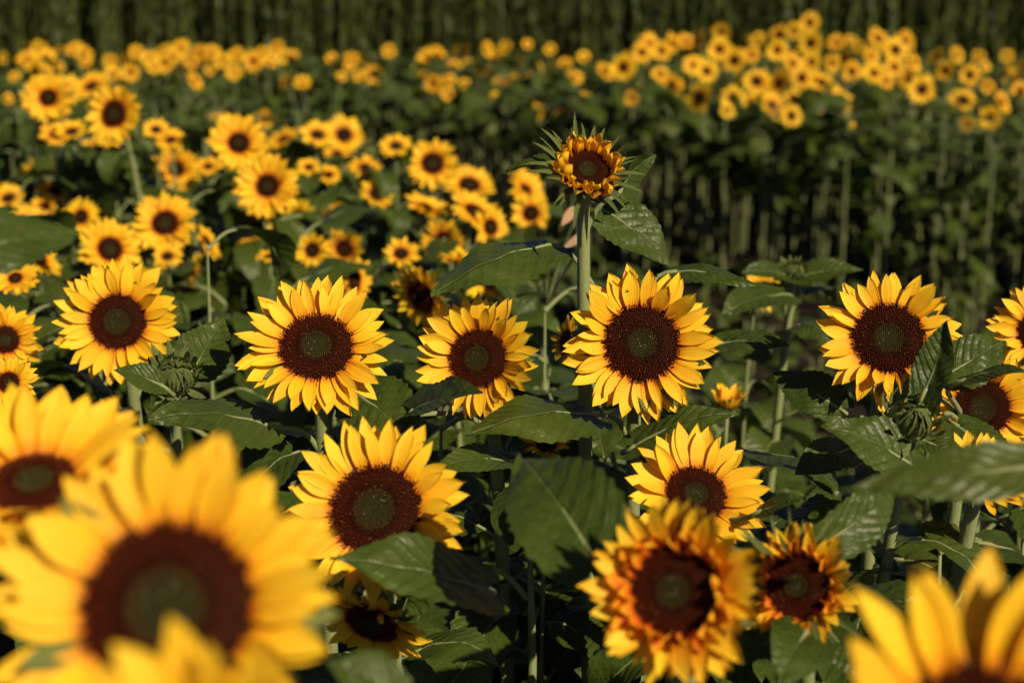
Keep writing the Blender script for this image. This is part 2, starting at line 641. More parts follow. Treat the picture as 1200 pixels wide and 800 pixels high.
def bud_mesh(seed):
    """closed bud: bracts folded over a dome, outer ones spreading (radius 1, facing +z)"""
    r = random.Random(seed)
    parts = []
    V, F, U = [], [], []
    for k in range(7):
        f = k / 6 * math.pi
        for j in range(16):
            th = 2 * math.pi * j / 16
            V.append((0.86 * math.sin(f) * math.cos(th), 0.86 * math.sin(f) * math.sin(th), 0.05 + 0.55 * math.cos(f)))
            U.append((0.4, 0.5))
    for k in range(6):
        for j in range(16):
            j2 = (j + 1) % 16
            F.append((k * 16 + j, (k + 1) * 16 + j, (k + 1) * 16 + j2, k * 16 + j2))
    parts.append((V, F, U, 0))
    rings = [(11, 0.34, 0.50, 2.6, 0.56), (17, 0.66, 0.75, 2.2, 0.44), (19, 0.88, 0.95, 1.7, 0.22), (17, 0.95, 1.05, 1.15, 0.0), (13, 0.9, 1.15, 0.6, -0.15)]
    for (n, rad, L, up, z) in rings:
        off = r.uniform(0, 1)
        for i in range(n):
            th = 2 * math.pi * (i + off + r.uniform(-0.2, 0.2)) / n
            l2 = L * r.uniform(0.85, 1.2)
            b = leaf_blade(l2, l2 * 0.145, 7, 4, 0.0, r.uniform(-1.2, 0.3) if up < 1.0 else r.uniform(-0.6, -0.1), -0.35, 0.04, seed * 31 + i + n, 0.0)
            Mx = (Matrix.Rotation(th, 4, 'Z') @ Matrix.Translation((rad, 0, z)) @ Matrix.Rotation(-up + r.uniform(-0.25, 0.25), 4, 'Y'))
            parts.append(([Mx @ Vector(v) for v in b[0]], b[1], b[2], 0))
    V, F, U, Mi = merge(parts)
    return mesh_of('bud', V, F, [M_BUD], U)


BUDS = [bud_mesh(3), bud_mesh(8)]
RING_MID = [ring_mesh(30, [p[1] for p in PET_MID], 0.92, 1.5, 40 + i, M_PETAL) for i in range(4)]
RING_FAR = [ring_mesh(24, PET_LO, 0.9, 1.9, 50 + i, M_PETAL) for i in range(9)]


# ------------------------------------------------------------------ plant registry, clearance
FLOWERS = []    # (px, py, radius_px, d, centre)


def register(px, py, dia, d, c):
    FLOWERS.append((px, py, dia * 0.5, d, c))


def blocks(p, margin=0.0, sunr=0.085):
    """would a leaf at p stand in front of a bloom, or in the sun of one"""
    q = proj(p)
    for (fx, fy, fr, fd, c) in FLOWERS:
        if q and q[2] < fd + 0.04:
            if fd < 2.6:
                lim = fr + margin
            elif fr > 24:
                lim = fr * (0.74 if fy < 240 else 0.95)
            else:
                lim = fr * 0.5
            if (q[0] - fx) ** 2 + (q[1] - fy) ** 2 < lim ** 2:
                return True
        if fd < 2.6:
            w = p - c
            t = w.dot(SUN)
            if t > 0 and (w - SUN * t).length < sunr:
                return True
    return False


def frame_from_normal(n, roll):
    z = n.normalized()
    x = Vector((0, 0, 1)).cross(z)
    if x.length < 1e-3:
        x = Vector((1, 0, 0))
    x.normalize()
    y = z.cross(x)
    M = Matrix(((x.x, y.x, z.x, 0), (x.y, y.y, z.y, 0), (x.z, y.z, z.z, 0), (0, 0, 0, 1)))
    return M @ Matrix.Rotation(roll, 4, 'Z')


def facing(yaw, elev):
    """yaw 0 looks at the camera side, + turns to the right of the picture"""
    y, e = R(yaw), R(elev)
    return Vector((math.sin(y) * math.cos(e), -math.cos(y) * math.cos(e), math.sin(e)))


class Plant:
    pass


PLANTS = []


def stem_path(base, c, n, back, nseg=14, neck=0.16):
    end = c - n * back
    p2 = end - n * neck * 0.75 - Vector((0, 0, neck * 0.8))
    return bez(base, base + Vector((0, 0, base.z + (c.z - base.z) * 0.5)), p2, end, nseg)


def make_plant(name, label, cat, c, n, back, rs, group, lean=None, k=8, nseg=16, neck=0.16):
    b = Vector((c.x, c.y, 0)) - Vector((n.x, n.y, 0)) * (neck * 0.9)
    if lean is None:
        lean = (rng.uniform(-0.05, 0.05), rng.uniform(-0.02, 0.06))
    b = b + Vector((lean[0], lean[1], -0.03))
    root = thing(name, label, cat, b, group)
    path = stem_path(b, c, n, back, nseg, neck)
    loc = [p - b for p in path]
    V, F, U = tube(loc, lambda t: rs * (1.2 - 0.35 * t + (0.35 * max(0, t - 0.9) * 10) ** 2 * 0.5), k)
    if k == 9:      # bristles along the stem
        g = random.Random(int(c.x * 9999) + 5)
        for i in range(420):
            q = g.uniform(0.45, 0.985) * (len(loc) - 1)
            j = int(q)
            p = loc[j].lerp(loc[j + 1], q - j)
            ax = (loc[j + 1] - loc[j]).normalized()
            a = ax.orthogonal().normalized()
            a.rotate(Matrix.Rotation(g.uniform(0, 6.28), 3, ax))
            rr = rs * 0.86
            w = ax * 0.0003
            n0 = len(V)
            V += [p + a * rr - w, p + a * rr + w, p + a * (rr + g.uniform(0.0016, 0.0036)) + ax * g.uniform(-0.001, 0.001)]
            U += [(0, 0)] * 3
            F.append((n0, n0 + 1, n0 + 2))
    link('stem', mesh_of('stem', V, F, [M_STEM], U), root)
    P = Plant()
    P.root, P.base, P.path, P.c, P.rs = root, b, path, c, rs
    PLANTS.append(P)
    return P


def path_at_z(P, z):
    for a, b in zip(P.path[:-1], P.path[1:]):
        if a.z <= z <= b.z:
            t = (z - a.z) / max(b.z - a.z, 1e-6)
            return a.lerp(b, t)
    return P.path[int(len(P.path) * 0.8)]


def auto_leaves(P, n, z0, z1, l0, l1, meshes, tries=12, margin=8):
    """leaves up the stem in a spiral, largest low down"""
    ang = rng.uniform(0, 6.28)
    for i in range(n):
        f = i / max(1, n - 1)
        for k in range(tries):
            z = z0 + (z1 - z0) * f + rng.uniform(-0.03, 0.03)
            s = path_at_z(P, z)
            a = ang + i * 2.4 + rng.uniform(-0.5, 0.5) + k * 0.9
            L = (l0 + (l1 - l0) * f) * rng.uniform(0.85, 1.15)
            Mx = (Matrix.Translation(s) @ Matrix.Rotation(a, 4, 'Z') @ Matrix.Rotation(rng.uniform(-0.3, 0.25), 4, 'Y') @
                  Matrix.Rotation(rng.uniform(-0.35, 0.35), 4, 'X') @ Matrix.Scale(L, 4))
            pts = [Mx @ Vector(q) for q in ((0.45, 0, 0.25), (0.8, 0.25, 0.25), (0.8, -0.25, 0.25), (1.1, 0, 0.15), (1.35, 0, -0.1))]
            if not any(blocks(p, margin) for p in pts):
                o = link('leaf', rng.choice(meshes), P.root)
                o.matrix_local = Matrix.Translation(-P.base) @ Mx
                break


def add_petals(head, Rd, D, n, sets, tilt, seed, whorls=3, asym=0.0):
    r = random.Random(seed)
    r0 = Rd * 0.93
    L = D / 2 - r0
    for i in range(n):
        w = i % whorls
        a = 2 * math.pi * (i + r.uniform(-0.42, 0.42)) / n
        q = r.uniform(0.86, 1.14) * (1.0, 0.98, 0.84)[w] / max(0.88, math.cos(tilt))
        tl = tilt + (0.0, 0.13, 0.26)[w] + r.gauss(0, 0.11)
        if r.random() < 0.05:
            tl += r.uniform(0.2, 0.55)
        M = (Matrix.Rotation(a, 4, 'Z') @ Matrix.Translation((r0, 0, -0.10 * Rd + 0.06 * Rd * w)) @ Matrix.Rotation(r.uniform(-0.16, 0.16), 4, 'Z') @
             Matrix.Rotation(-tl, 4, 'Y') @ Matrix.Rotation(r.gauss(0, 0.16), 4, 'X') @
             Matrix.Diagonal((L * q, L * q * r.uniform(0.85, 1.2) * 1.02, L * q, 1)))
        o = link('petal', r.choice(sets)[0], head)
        o.matrix_local = M


def sunflower(px, py, dia, d, yaw, elev, label, dr=0.52, D=None, kind='near', npet=34, tilt=0.12, nleaf=9, group=None, lean=None,
              orange=False, roll=None, zfrac=(0.45, 0.86), lsize=(0.20, 0.13), reg=True, ztop=None):
    c = at(px, py, d)
    if D is None:
        D = dia * d / FPX
    Rd = D / 2 * dr * 0.93
    npet += 13 if npet > 26 else 4
    n = facing(yaw, elev)
    if reg:
        register(px, py, dia, d, c)
    seed = int(px * 131 + py * 17)
    back = Rd * 0.5
    P = make_plant('sunflower', label, 'sunflower', c, n, back, 0.0105 if kind == 'near' else 0.0085 * min(1.0, D / 0.19), group, lean, 9 if kind == 'near' else 6,
                   18 if kind == 'near' else 10)
    fm = Matrix.Translation(c - P.base) @ frame_from_normal(n, roll if roll is not None else (seed % 628) / 100)
    head = link('flower_head', rng.choice(HEAD_BACK if kind != 'mid' else HEAD_BACK), P.root)
    head.matrix_local = fm @ Matrix.Scale(Rd, 4)
    P.head = head
    inv = 1.0 / Rd                                  # children of the head live in disc radii
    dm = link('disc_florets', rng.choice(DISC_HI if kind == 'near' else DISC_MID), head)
    dm['kind'] = 'stuff'
    dm.matrix_local = Matrix.Rotation(rng.uniform(0, 6.28), 4, 'Z')
    if kind in ('near', 'midp'):
        add_petals(head, 1.0, D * inv, npet, PET_HI if kind == 'near' else PET_MID, tilt, seed)
    else:
        o = link('petals', rng.choice(RING_MID), head)
        o['kind'] = 'stuff'
        s = (D * inv) / (2 * (0.92 + 1.45))
        o.matrix_local = Matrix.Diagonal((s, s, s, 1)) @ Matrix.Rotation(rng.uniform(0, 6.28), 4, 'Z')
        o.matrix_local = Matrix.Rotation(rng.uniform(0, 6.28), 4, 'Z') @ Matrix.Diagonal((s * 1.05, s * 1.05, s, 1))
    P.nleaf, P.zfrac, P.lsize, P.kind = nleaf, zfrac, (lsize[0] * 0.9, lsize[1] * 0.9), kind
    return P


def cup_flower(px, py, dia, d, yaw, elev, label, dr, spread, n_in=34, n_out=0, nleaf=8, lean=None, bract=True, lin=0.75, lout=1.0, neck=0.16):
    """half open bloom: short crinkled petals standing up round the disc like a bowl"""
    c = at(px, py, d)
    D = dia * d / FPX
    Rd = D / 2 * dr
    n = facing(yaw, elev)
    register(px, py, dia, d, c)
    P = make_plant('sunflower', label, 'sunflower', c, n, Rd * 0.5, 0.0098, None, lean, 9, 18, neck)
    fm = Matrix.Translation(c - P.base) @ frame_from_normal(n, 0.3)
    head = link('flower_head', HEAD_SPIKY[0] if bract else HEAD_BACK[1], P.root)
    head.matrix_local = fm @ Matrix.Scale(Rd, 4)
    dm = link('disc_florets', DISC_HI[1], head)
    dm['kind'] = 'stuff'
    r = random.Random(int(px))
    for i in range(n_in + n_out):
        inner = i < n_in
        m = n_in if inner else n_out
        a = 2 * math.pi * ((i if inner else i - n_in) + r.uniform(-0.4, 0.4)) / m
        tl = (spread + r.uniform(-0.2, 0.2) - 0.3 * (i % 2)) if inner else r.uniform(0.15, 0.75)
        L = (lin if inner else lout) * r.uniform(0.8, 1.2)
        M = (Matrix.Rotation(a, 4, 'Z') @ Matrix.Translation((0.97 + (0.08 * (i % 2) if inner else 0.05), 0, -0.08)) @
             Matrix.Rotation(r.uniform(-0.3, 0.3), 4, 'Z') @ Matrix.Rotation(-tl, 4, 'Y') @
             Matrix.Rotation(r.gauss(0, 0.4 if bract == 2 else 0.22), 4, 'X') @ Matrix.Scale(L, 4))
        o = link('petal', r.choice((PET_CURL if bract == 2 else PET_RED) if inner else (PET_OUT + PET_HI))[0], head)
        o.matrix_local = M
    P.nleaf, P.zfrac, P.lsize, P.kind, P.head = nleaf, (0.45, 0.84), (0.20, 0.13), 'near', head
    return P


def bud_plant(px, py, dia, d, yaw, elev, label, nleaf=8, k=0):
    c = at(px, py, d)
    Rd = dia * d / FPX / 2
    n = facing(yaw, elev)
    register(px, py, dia, d, c)
    P = make_plant('sunflower_bud', label, 'sunflower bud', c, n, Rd * 0.4, 0.009, None, None, 7, 12)
    b = link('bud', BUDS[k], P.root)
    b.matrix_local = Matrix.Translation(c - P.base) @ frame_from_normal(n, 0.5) @ Matrix.Scale(Rd * 0.72, 4)
    P.nleaf, P.zfrac, P.lsize, P.kind = nleaf, (0.5, 0.93), (0.17, 0.10), 'near'
    return P


# ------------------------------------------------------------------ the blooms in focus and in front
S = sunflower
pA = S(371, 407, 184, 1.84, 4, 40, 'open sunflower on a leaning stem, leftmost of the three sharp blooms in the middle row', 0.51, tilt=0.10, npet=38)
pB = S(560, 420, 152, 1.90, -16, 18, 'sharp sunflower between two wider blooms, smallest of the three in the middle row', 0.50, tilt=0.24, npet=36)
pC = S(752, 402, 184, 1.84, 3, 16, 'full round sunflower facing straight out just below the half open bloom', 0.53, tilt=0.10, npet=40)
pD = S(1041, 397, 172, 1.90, -6, 26, 'sunflower on the right with a pointed leaf and a green bud over its lower edge', 0.53, tilt=0.12, npet=34)
pE = S(138, 377, 150, 2.22, 5, 16, 'slightly soft sunflower on the left overlapping a smaller bloom behind its top', 0.48, kind='near', tilt=0.14, npet=40)
pF = S(440, 598, 222, 1.56, -8, 32, 'low sunflower with its disc half shaded, resting on a dark leaf', 0.53, tilt=0.16, npet=36)
pG = S(815, 580, 172, 1.72, 6, 44, 'sunflower showing its upper half behind the orange frilled bloom', 0.46, tilt=0.18, npet=32)
pJ = S(197, 712, 420, 0.84, 4, 34, 'huge blurred sunflower filling the lower left foreground', 0.52, tilt=0.20, npet=34, nleaf=5)
pL = S(40, 566, 300, 1.12, 8, 66, 'blurred sunflower cut by the left edge behind the huge foreground bloom', 0.36, tilt=0.22, npet=34, nleaf=6)
pM = S(1152, 872, 460, 0.78, 0, 40, 'very blurred sunflower petals rising from the lower right corner', 0.44, tilt=0.45, npet=22, nleaf=4)
pK = S(232, 885, 330, 0.60, 0, 40, 'very blurred petal tips at the bottom edge in front of the huge left bloom', 0.40, tilt=0.70, npet=16, nleaf=3, reg=False)
pO = S(1222, 390, 130, 2.02, -8, 24, 'sunflower cut by the right edge of the picture at mid height', 0.48, npet=34)
pP = S(1150, 478, 150, 1.95, 0, 14, 'shaded sunflower beneath two leaves at the right, only its upper petals sunlit', 0.5, npet=34, tilt=0.2)
pQ = S(436, 730, 140, 1.60, -20, -30, 'dark sunflower in deep shade under the leaf below the low bloom', 0.5, npet=34)
pR = S(890, 341, 54, 3.05, 10, 30, 'small soft sunflower right of the full round bloom, beside a leaf tip', 0.42, kind='midp', npet=28)
pS = S(853, 474, 60, 2.5, 10, 78, 'small upright cluster of yellow petals low between the right leaves', 0.36, kind='midp', npet=14, tilt=0.95)
pT = S(494, 347, 84, 2.75, -40, -14, 'dim shaded sunflower with dark disc behind the smallest sharp bloom', 0.5, kind='midp', npet=30)
pU = S(665, 400, 60, 2.3, -60, 15, 'sunflower seen edge on between the two right blooms of the middle row', 0.5, kind='midp', npet=26, reg=False)
pV = S(640, 520, 62, 1.95, 0, 60, 'shaded half hidden sunflower under the leaf right of the smallest sharp bloom', 0.45, kind='midp', npet=24, tilt=0.4)
pW = S(1150, 560, 120, 1.75, 6, 55, 'row of low yellow petal tips under the long blurred leaf at right', 0.42, npet=22, tilt=0.3)

cN = cup_flower(688, 200, 98, 1.88, 10, 38, 'half open sunflower with green spiky bracts, highest on its tall stem', 0.56, 1.22, 40, 0, lean=(0.03, 0.0), nleaf=4, bract=2, lin=0.88, neck=0.06)
cH = cup_flower(790, 692, 205, 1.18, -20, 24, 'blurred orange frilled sunflower with a bowl shaped centre in front', 0.50, 1.2, 34, 54, bract=0, lin=0.70, lout=1.08, nleaf=6)
cI = cup_flower(934, 686, 150, 1.40, -28, 26, 'small orange half open sunflower just right of the frilled bloom', 0.48, 1.1, 30, 44, bract=1, lin=0.70, lout=1.05, nleaf=6)

bA = bud_plant(1068, 492, 78, 1.74, -5, 45, 'green closed bud with curled bracts under the right hand sunflower', 9)
bB = bud_plant(205, 442, 66, 1.92, 20, 40, 'pale green closed bud between two sunflowers at left', 8, 1)
bC = bud_plant(432, 318 - 140, 26, 5.4, 0, 50, 'blurred green bud beside small blooms at upper left of centre', 5)
bD = bud_plant(930, 320, 36, 2.75, 0, 60, 'leafy green shoot with a soft bud left of the right hand sunflower', 9, 1)
bE = bud_plant(637, 316, 30, 2.9, 0, 25, 'small green bud just opening behind the leaf left of the tall stem', 5)

# ------------------------------------------------------------------ blooms of the near bed farther off
MID = [  # px, py, diameter, yaw, elev, disc ratio, label
    (57, 115, 66, 0, 18, .36, 'blurred round sunflower near the upper left corner'),
    (80, 106, 40, 25, 30, .3, 'blurred sunflower half hidden behind the round one near the upper left corner'),
    (134, 134, 76, -15, 14, .46, 'blurred sunflower with a dark leaf over its disc at upper left'),
    (207, 198, 60, 0, 16, .36, 'small round sunflower alone above the left hand pair'),
    (280, 168, 76, 4, 22, .37, 'upper of the two blurred sunflowers touching at left of centre'),
    (314, 218, 84, 0, 18, .36, 'lower of the two blurred sunflowers touching at left of centre'),
    (194, 262, 82, 6, 30, .42, 'soft sunflower with a leaf over its lower right petals'),
    (129, 292, 76, 0, 16, .42, 'soft sunflower whose lower petals hide behind the larger left bloom'),
    (403, 158, 50, 10, 30, .36, 'small blurred sunflower at the top of the leafy slope left of centre'),
    (507, 192, 66, 0, 20, .44, 'blurred sunflower standing above a small cluster left of the tall stem'),
    (499, 243, 56, 28, 42, .36, 'tilted oval sunflower below the cluster top left of the tall stem'),
    (550, 217, 62, 10, 50, .44, 'rear sunflower of the overlapping three left of the tall stem'),
    (556, 248, 62, 4, 30, .42, 'middle sunflower of the overlapping three left of the tall stem'),
    (575, 266, 48, 14, 26, .44, 'front sunflower of the overlapping three left of the tall stem'),
    (440, 229, 44, 18, 52, .36, 'small tilted sunflower facing up left of the oval one'),
    (616, 222, 56, 14, 44, .3, 'yellow sunflower arching over a leaf close left of the half open bloom'),
    (622, 250, 48, -8, 24, .38, 'small sunflower with dark centre close left of the tall stem'),
    (545, 306, 66, 10, 66, .3, 'cluster of yellow petals facing up behind the narrow leaf'),
    (470, 297, 44, -20, 40, .36, 'small sunflower with petals either side of a pale stem'),
    (404, 291, 50, -35, 12, .42, 'small sunflower turned left beside its dark centre above the sharp left bloom'),
    (366, 293, 44, 10, 8, .4, 'small dim sunflower left of the one turned aside'),
    (350, 256, 46, -30, 4, .5, 'blurred sunflower in half shade below the touching pair'),
    (66, 222, 46, 0, 58, .3, 'blurred petals peeping over a leaf at the left'),
    (52, 243, 36, -30, 10, .42, 'small blurred orange sunflower under the leaf at the left'),
    (95, 254, 44, 30, 16, .4, 'small blurred sunflower right of the orange one at the left'),
    (10, 232, 26, 0, 20, .3, 'tiny blurred sunflower at the left edge above the dark leaf'),
    (18, 326, 60, -20, 62, .3, 'yellow petals showing under the dark blurred leaf at left'),
    (243, 284, 44, 60, 20, .36, 'sunflower seen edge on right of the soft one under the leaf'),
    (6, 398, 90, 10, 20, .4, 'sunflower mostly cut off by the left edge at mid height'),
    (332, 163, 40, -30, 40, .32, 'small blurred bloom just right of the upper one of the touching pair'),
    (372, 158, 26, 20, 20, .3, 'small narrow bloom left of the one on top of the slope'),
    (428, 196, 26, 10, 55, .3, 'tiny yellow bloom above the small tilted one'),
    (464, 171, 24, 0, 30, .3, 'tiny orange bloom left of the one above the cluster'),
    (385, 205, 18, 0, 20, .36, 'tiny orange bloom between the pale stems left of centre'),
    (362, 196, 18, 0, 30, .3, 'tiny yellow bloom right of the lower touching sunflower'),
    (66, 158, 24, 20, 30, .3, 'tiny bloom below the round one near the upper left corner'),
    (84, 154, 24, 0, 40, .36, 'tiny bloom with reddish centre below the round upper left one'),
    (130, 160, 26, 0, 10, .4, 'orange bloom directly under the leaf covered upper left one'),
    (200, 164, 22, 0, 40, .3, 'tiny bloom above the small round sunflower at left'),
    (183, 152, 20, 20, 20, .3, 'tiny orange bloom right of the leaf covered upper left one'),
    (107, 101, 28, -20, 30, .3, 'small bloom between the two larger blurred ones at upper left'),
    (316, 300, 20, 0, 30, .3, 'single yellow speck of a bloom above the sharp left sunflower'),
    (196, 300, 22, 0, 30, .3, 'small yellow bloom under the soft leaf covered sunflower'),
    (244, 195, 18, 0, 30, .3, 'tiny orange bloom between the small round one and the touching pair'),
    (10, 448, 70, 10, 50, .4, 'sunflower edge with pale petals above the left cut off blurred bloom'),
]
for (x, y, dia, yaw, el, dr, lab) in MID:
    D = 0.2 if dia > 38 else 0.15
    d = FPX * D / dia
    if dia < 30:
        el = 40 + el * 0.4
        dia *= 1.6
        d = {True: 4.8, False: 6.5}[y > 140]
        D = dia * d / FPX
    if at(x, y, d).z < 1.05:       # its head has to stand clear of the leaves
        d = (CAM_H - 1.17) / (math.sin(PITCH) + math.cos(PITCH) * (y - 400) / FPX)
        D = dia * d / FPX
        yaw += rng.uniform(-35, 35)
        el += rng.uniform(-20, 25)
    if x < 20 and y > 300:
        d = 2.3 if y < 430 else 1.7
        D = None
        if y < 350:
            d, D = 2.9, None
    S(x, y, dia, d, yaw + rng.uniform(-4, 4), el, lab, dr, D=D, kind='midp' if dia >= 56 else 'mid', npet=32,
      nleaf=14, group='blooms of the near bed out of focus', zfrac=(0.45, 0.95), lsize=(0.24, 0.16))

ORD = ['first', 'second', 'third', 'fourth', 'fifth', 'sixth', 'seventh', 'eighth', 'ninth', 'tenth', 'eleventh', 'twelfth', 'thirteenth',
       'fourteenth', 'fifteenth', 'sixteenth', 'seventeenth', 'eighteenth', 'nineteenth', 'twentieth', 'twenty first', 'twenty second',
       'twenty third', 'twenty fourth', 'twenty fifth', 'twenty sixth', 'twenty seventh', 'twenty eighth', 'twenty ninth', 'thirtieth']
EXTRA = [(38, 205, 40), (110, 178, 36), (150, 215, 44), (262, 252, 34), (300, 268, 44), (160, 330, 40), (225, 330, 36),
         (70, 290, 40), (44, 300, 36), (330, 285, 40), (385, 250, 40), (430, 265, 44), (455, 320, 44), (415, 330, 40), (520, 282, 40),
         (600, 285, 40), (575, 330, 40), (395, 180, 34), (255, 140, 34),
         (20, 150, 34), (310, 140, 30), (36, 262, 34)]
for i, (x, y, dia) in enumerate(sorted(EXTRA[::2] + EXTRA[1::4])):
    d = (CAM_H - rng.uniform(1.06, 1.18)) / (math.sin(PITCH) + math.cos(PITCH) * (y - 400) / FPX)
    De = rng.uniform(0.11, 0.15)
    dia = FPX * De / d
    S(x, y, dia, d, rng.uniform(-85, 85), rng.uniform(-15, 75), 'half hidden soft bloom among the left leaves, %s of these from the left' % ORD[i], rng.uniform(.3, .45),
      D=De, kind='mid', nleaf=9, group='half hidden blooms among the left leaves', zfrac=(0.5, 0.97), lsize=(0.22, 0.15), reg=False)

# ------------------------------------------------------------------ leaves of the plants above
for P in PLANTS:
    h = P.c.z
    auto_leaves(P, P.nleaf, h * P.zfrac[0], h * P.zfrac[1], P.lsize[0], P.lsize[1], ME_LEAF_HI if P.kind == 'near' else ME_LEAF_MID)

# leaves one can point to: petiole end, tip (pixel + distance), half width, which way the upper face looks, bend, fold
NEAR = [P for P in PLANTS if P.kind == 'near']


def set_leaf(P, b, t, W, up, bend=0.7, fold=0.1, wav=0.11, mat=None, dz=0.07, seed=1):
    B, T = at(*b), at(*t)
    W *= 0.87
    ax = T - B
    L = ax.length
    x = ax.normalized()
    z = Vector(up)
    z = (z - x * z.dot(x)).normalized()
    y = z.cross(x)
    M = Matrix(((x.x, y.x, z.x, B.x), (x.y, y.y, z.y, B.y), (x.z, y.z, z.z, B.z), (0, 0, 0, 1)))
    bl = leaf_blade(1.0, W, 24, 10, bend * 0.5, bend, fold, wav, 900 + seed, 0.045)
    ex = bl[0][24 * 11 + 5]
    k = L / ex[0]
    V = [M @ (Vector(v) * k) for v in bl[0]]
    parts = [([v - P.base for v in V], bl[1], bl[2], 0)]
    a = path_at_z(P, min(B.z - dz, P.path[-3].z))
    d0 = (V[11 * 2 + 5] - V[5]).normalized()
    pt = bez(a, a.lerp(B, 0.35) + Vector((0, 0, 0.05)), B - d0 * min(0.06, (B - a).length * 0.4), B + d0 * 0.004, 10)
    tb = tube([p - P.base for p in pt], lambda q: 0.0042 - 0.0012 * q, 6)
    parts.append((tb[0], tb[1], tb[2], 1))
    nz = z * -0.0016
    mid = [V[i * 11 + 5] + nz - P.base for i in range(0, 22, 2)]
    tb = tube(mid, lambda q: 0.0028 * (1 - q) + 0.0004, 5)
    parts.append((tb[0], tb[1], tb[2], 1))
    V, F, U, Mi = merge(parts)
    link('leaf', mesh_of('leaf', V, F, [mat or M_LEAF, M_STEM], U, midx=Mi), P.root)


LV = set_leaf
LV(cN, (703, 243, 1.96), (788, 312, 1.96), .34, (0.25, -0.75, 0.6), .55, .10, seed=1)
LV(cN, (728, 222, 1.92), (768, 176, 1.97), .34, (0.5, -0.6, -0.3), -.5, .35, seed=2)
LV(cN, (652, 190, 1.93), (588, 210, 1.95), .22, (-0.2, -0.3, 0.9), .8, .3, seed=3)
LV(pC, (642, 287, 1.96), (508, 352, 1.82), .27, (-0.1, -0.45, 0.85), .55, -.25, seed=4)
LV(pC, (790, 318, 1.98), (884, 337, 1.93), .26, (0.1, -0.4, 0.9), .6, -.2, seed=5)
LV(pB, (482, 482, 1.86), (572, 452, 1.76), .24, (0.0, -0.55, 0.8), .35, .25, seed=6)
LV(pA, (418, 462, 1.92), (498, 524, 1.84), .40, (0.1, -0.7, 0.7), .5, .05, seed=7)
LV(pC, (692, 486, 1.90), (556, 524, 1.76), .27, (-0.05, -0.5, 0.85), .75, -.2, seed=8)
LV(pA, (312, 498, 1.86), (176, 500, 1.74), .30, (0.0, -0.55, 0.8), .75, -.15, seed=9, wav=.14)
LV(cH, (700, 662, 1.26), (616, 536, 1.40), .33, (-0.05, -0.8, 0.6), .7, .12, seed=10)
LV(pF, (572, 692, 1.44), (388, 668, 1.36), .30, (0.05, -0.45, 0.9), .5, .1, seed=11)
LV(pJ, (470, 815, 1.02), (380, 775, 1.00), .40, (0.1, -0.6, 0.8), .5, .1, seed=12)
LV(bA, (1084, 458, 1.72), (1118, 378, 1.70), .30, (-0.55, -0.8, 0.1), -.3, .4, seed=13)
LV(pP, (1108, 440, 1.84), (1182, 404, 1.86), .40, (-0.1, -0.75, 0.6), .6, .0, seed=14)
LV(pP, (1128, 446, 1.80), (1212, 440, 1.74), .22, (0.05, -0.4, 0.9), .8, -.15, seed=15)
LV(bA, (1072, 548, 1.72), (962, 494, 1.70), .34, (-0.1, -0.6, 0.8), .6, .12, seed=16)
LV(bA, (1080, 515, 1.76), (1130, 545, 1.72), .40, (0.1, -0.6, 0.8), .6, .1, seed=17)
LV(pM, (1232, 545, 1.14), (1000, 592, 1.12), .18, (-0.5, -0.6, 0.65), .4, .0, seed=18)
LV(cI, (960, 640, 1.46), (1048, 565, 1.52), .24, (0.5, -0.6, 0.4), .9, .25, seed=19)
LV(pL, (-40, 300, 1.22), (88, 268, 1.30), .34, (0.1, -0.75, 0.6), .5, .1, seed=20)
LV(pC, (845, 402, 2.10), (925, 408, 2.06), .30, (0.1, -0.45, 0.85), .6, .1, seed=21)
LV(pC, (742, 524, 1.86), (866, 486, 1.84), .24, (0.05, -0.5, 0.85), .9, -.1, seed=22)
LV(pB, (598, 540, 1.86), (498, 550, 1.76), .20, (0.0, -0.5, 0.8), .5, .1, seed=23)
LV(bB, (222, 440, 1.96), (262, 370, 2.04), .36, (0.1, -0.9, 0.2), -.4, .3, seed=24)
LV(bB, (190, 452, 1.88), (132, 432, 1.84), .34, (0.0, -0.6, 0.7), .5, .1, seed=25)
LV(pD, (985, 480, 1.92), (905, 440, 1.98), .34, (-0.2, -0.6, 0.7), .7, .0, seed=26)
LV(pD, (1000, 525, 1.85), (935, 560, 1.80), .34, (-0.2, -0.6, 0.7), .7, .0, seed=27)
LV(pG, (890, 600, 1.66), (940, 590, 1.62), .30, (0.0, -0.5, 0.8), .6, .1, seed=28)
LV(pP, (1120, 498, 1.82), (1180, 560, 1.76), .40, (0.1, -0.6, 0.7), .6, .1, seed=29)
LV(bE, (672, 246, 2.70), (656, 264, 2.68), .24, (0.4, -0.8, 0.4), .5, .1, mat=M_DRY, seed=30, dz=0.0)
LV(bE, (684, 276, 2.60), (658, 290, 2.58), .18, (0.4, -0.8, 0.4), .5, .1, mat=M_DRY, seed=31, dz=0.0)
LV(cI, (925, 735, 1.44), (842, 778, 1.40), .34, (-0.1, -0.6, 0.8), .9, .15, seed=41)
LV(cI, (965, 735, 1.42), (1012, 800, 1.36), .34, (0.1, -0.7, 0.7), .9, .15, seed=42)
LV(cI, (945, 740, 1.38), (905, 800, 1.30), .36, (0, -0.7, 0.7), .7, .1, seed=43)
LV(bD, (930, 325, 2.74), (868, 320, 2.70), .32, (-0.1, -0.5, 0.85), .6, .1, seed=32)
LV(bD, (935, 325, 2.74), (1012, 318, 2.72), .30, (0.1, -0.5, 0.85), .6, .1, seed=33)
LV(bD, (920, 345, 2.70), (850, 372, 2.6), .34, (-0.1, -0.5, 0.85), .6, .1, seed=34)

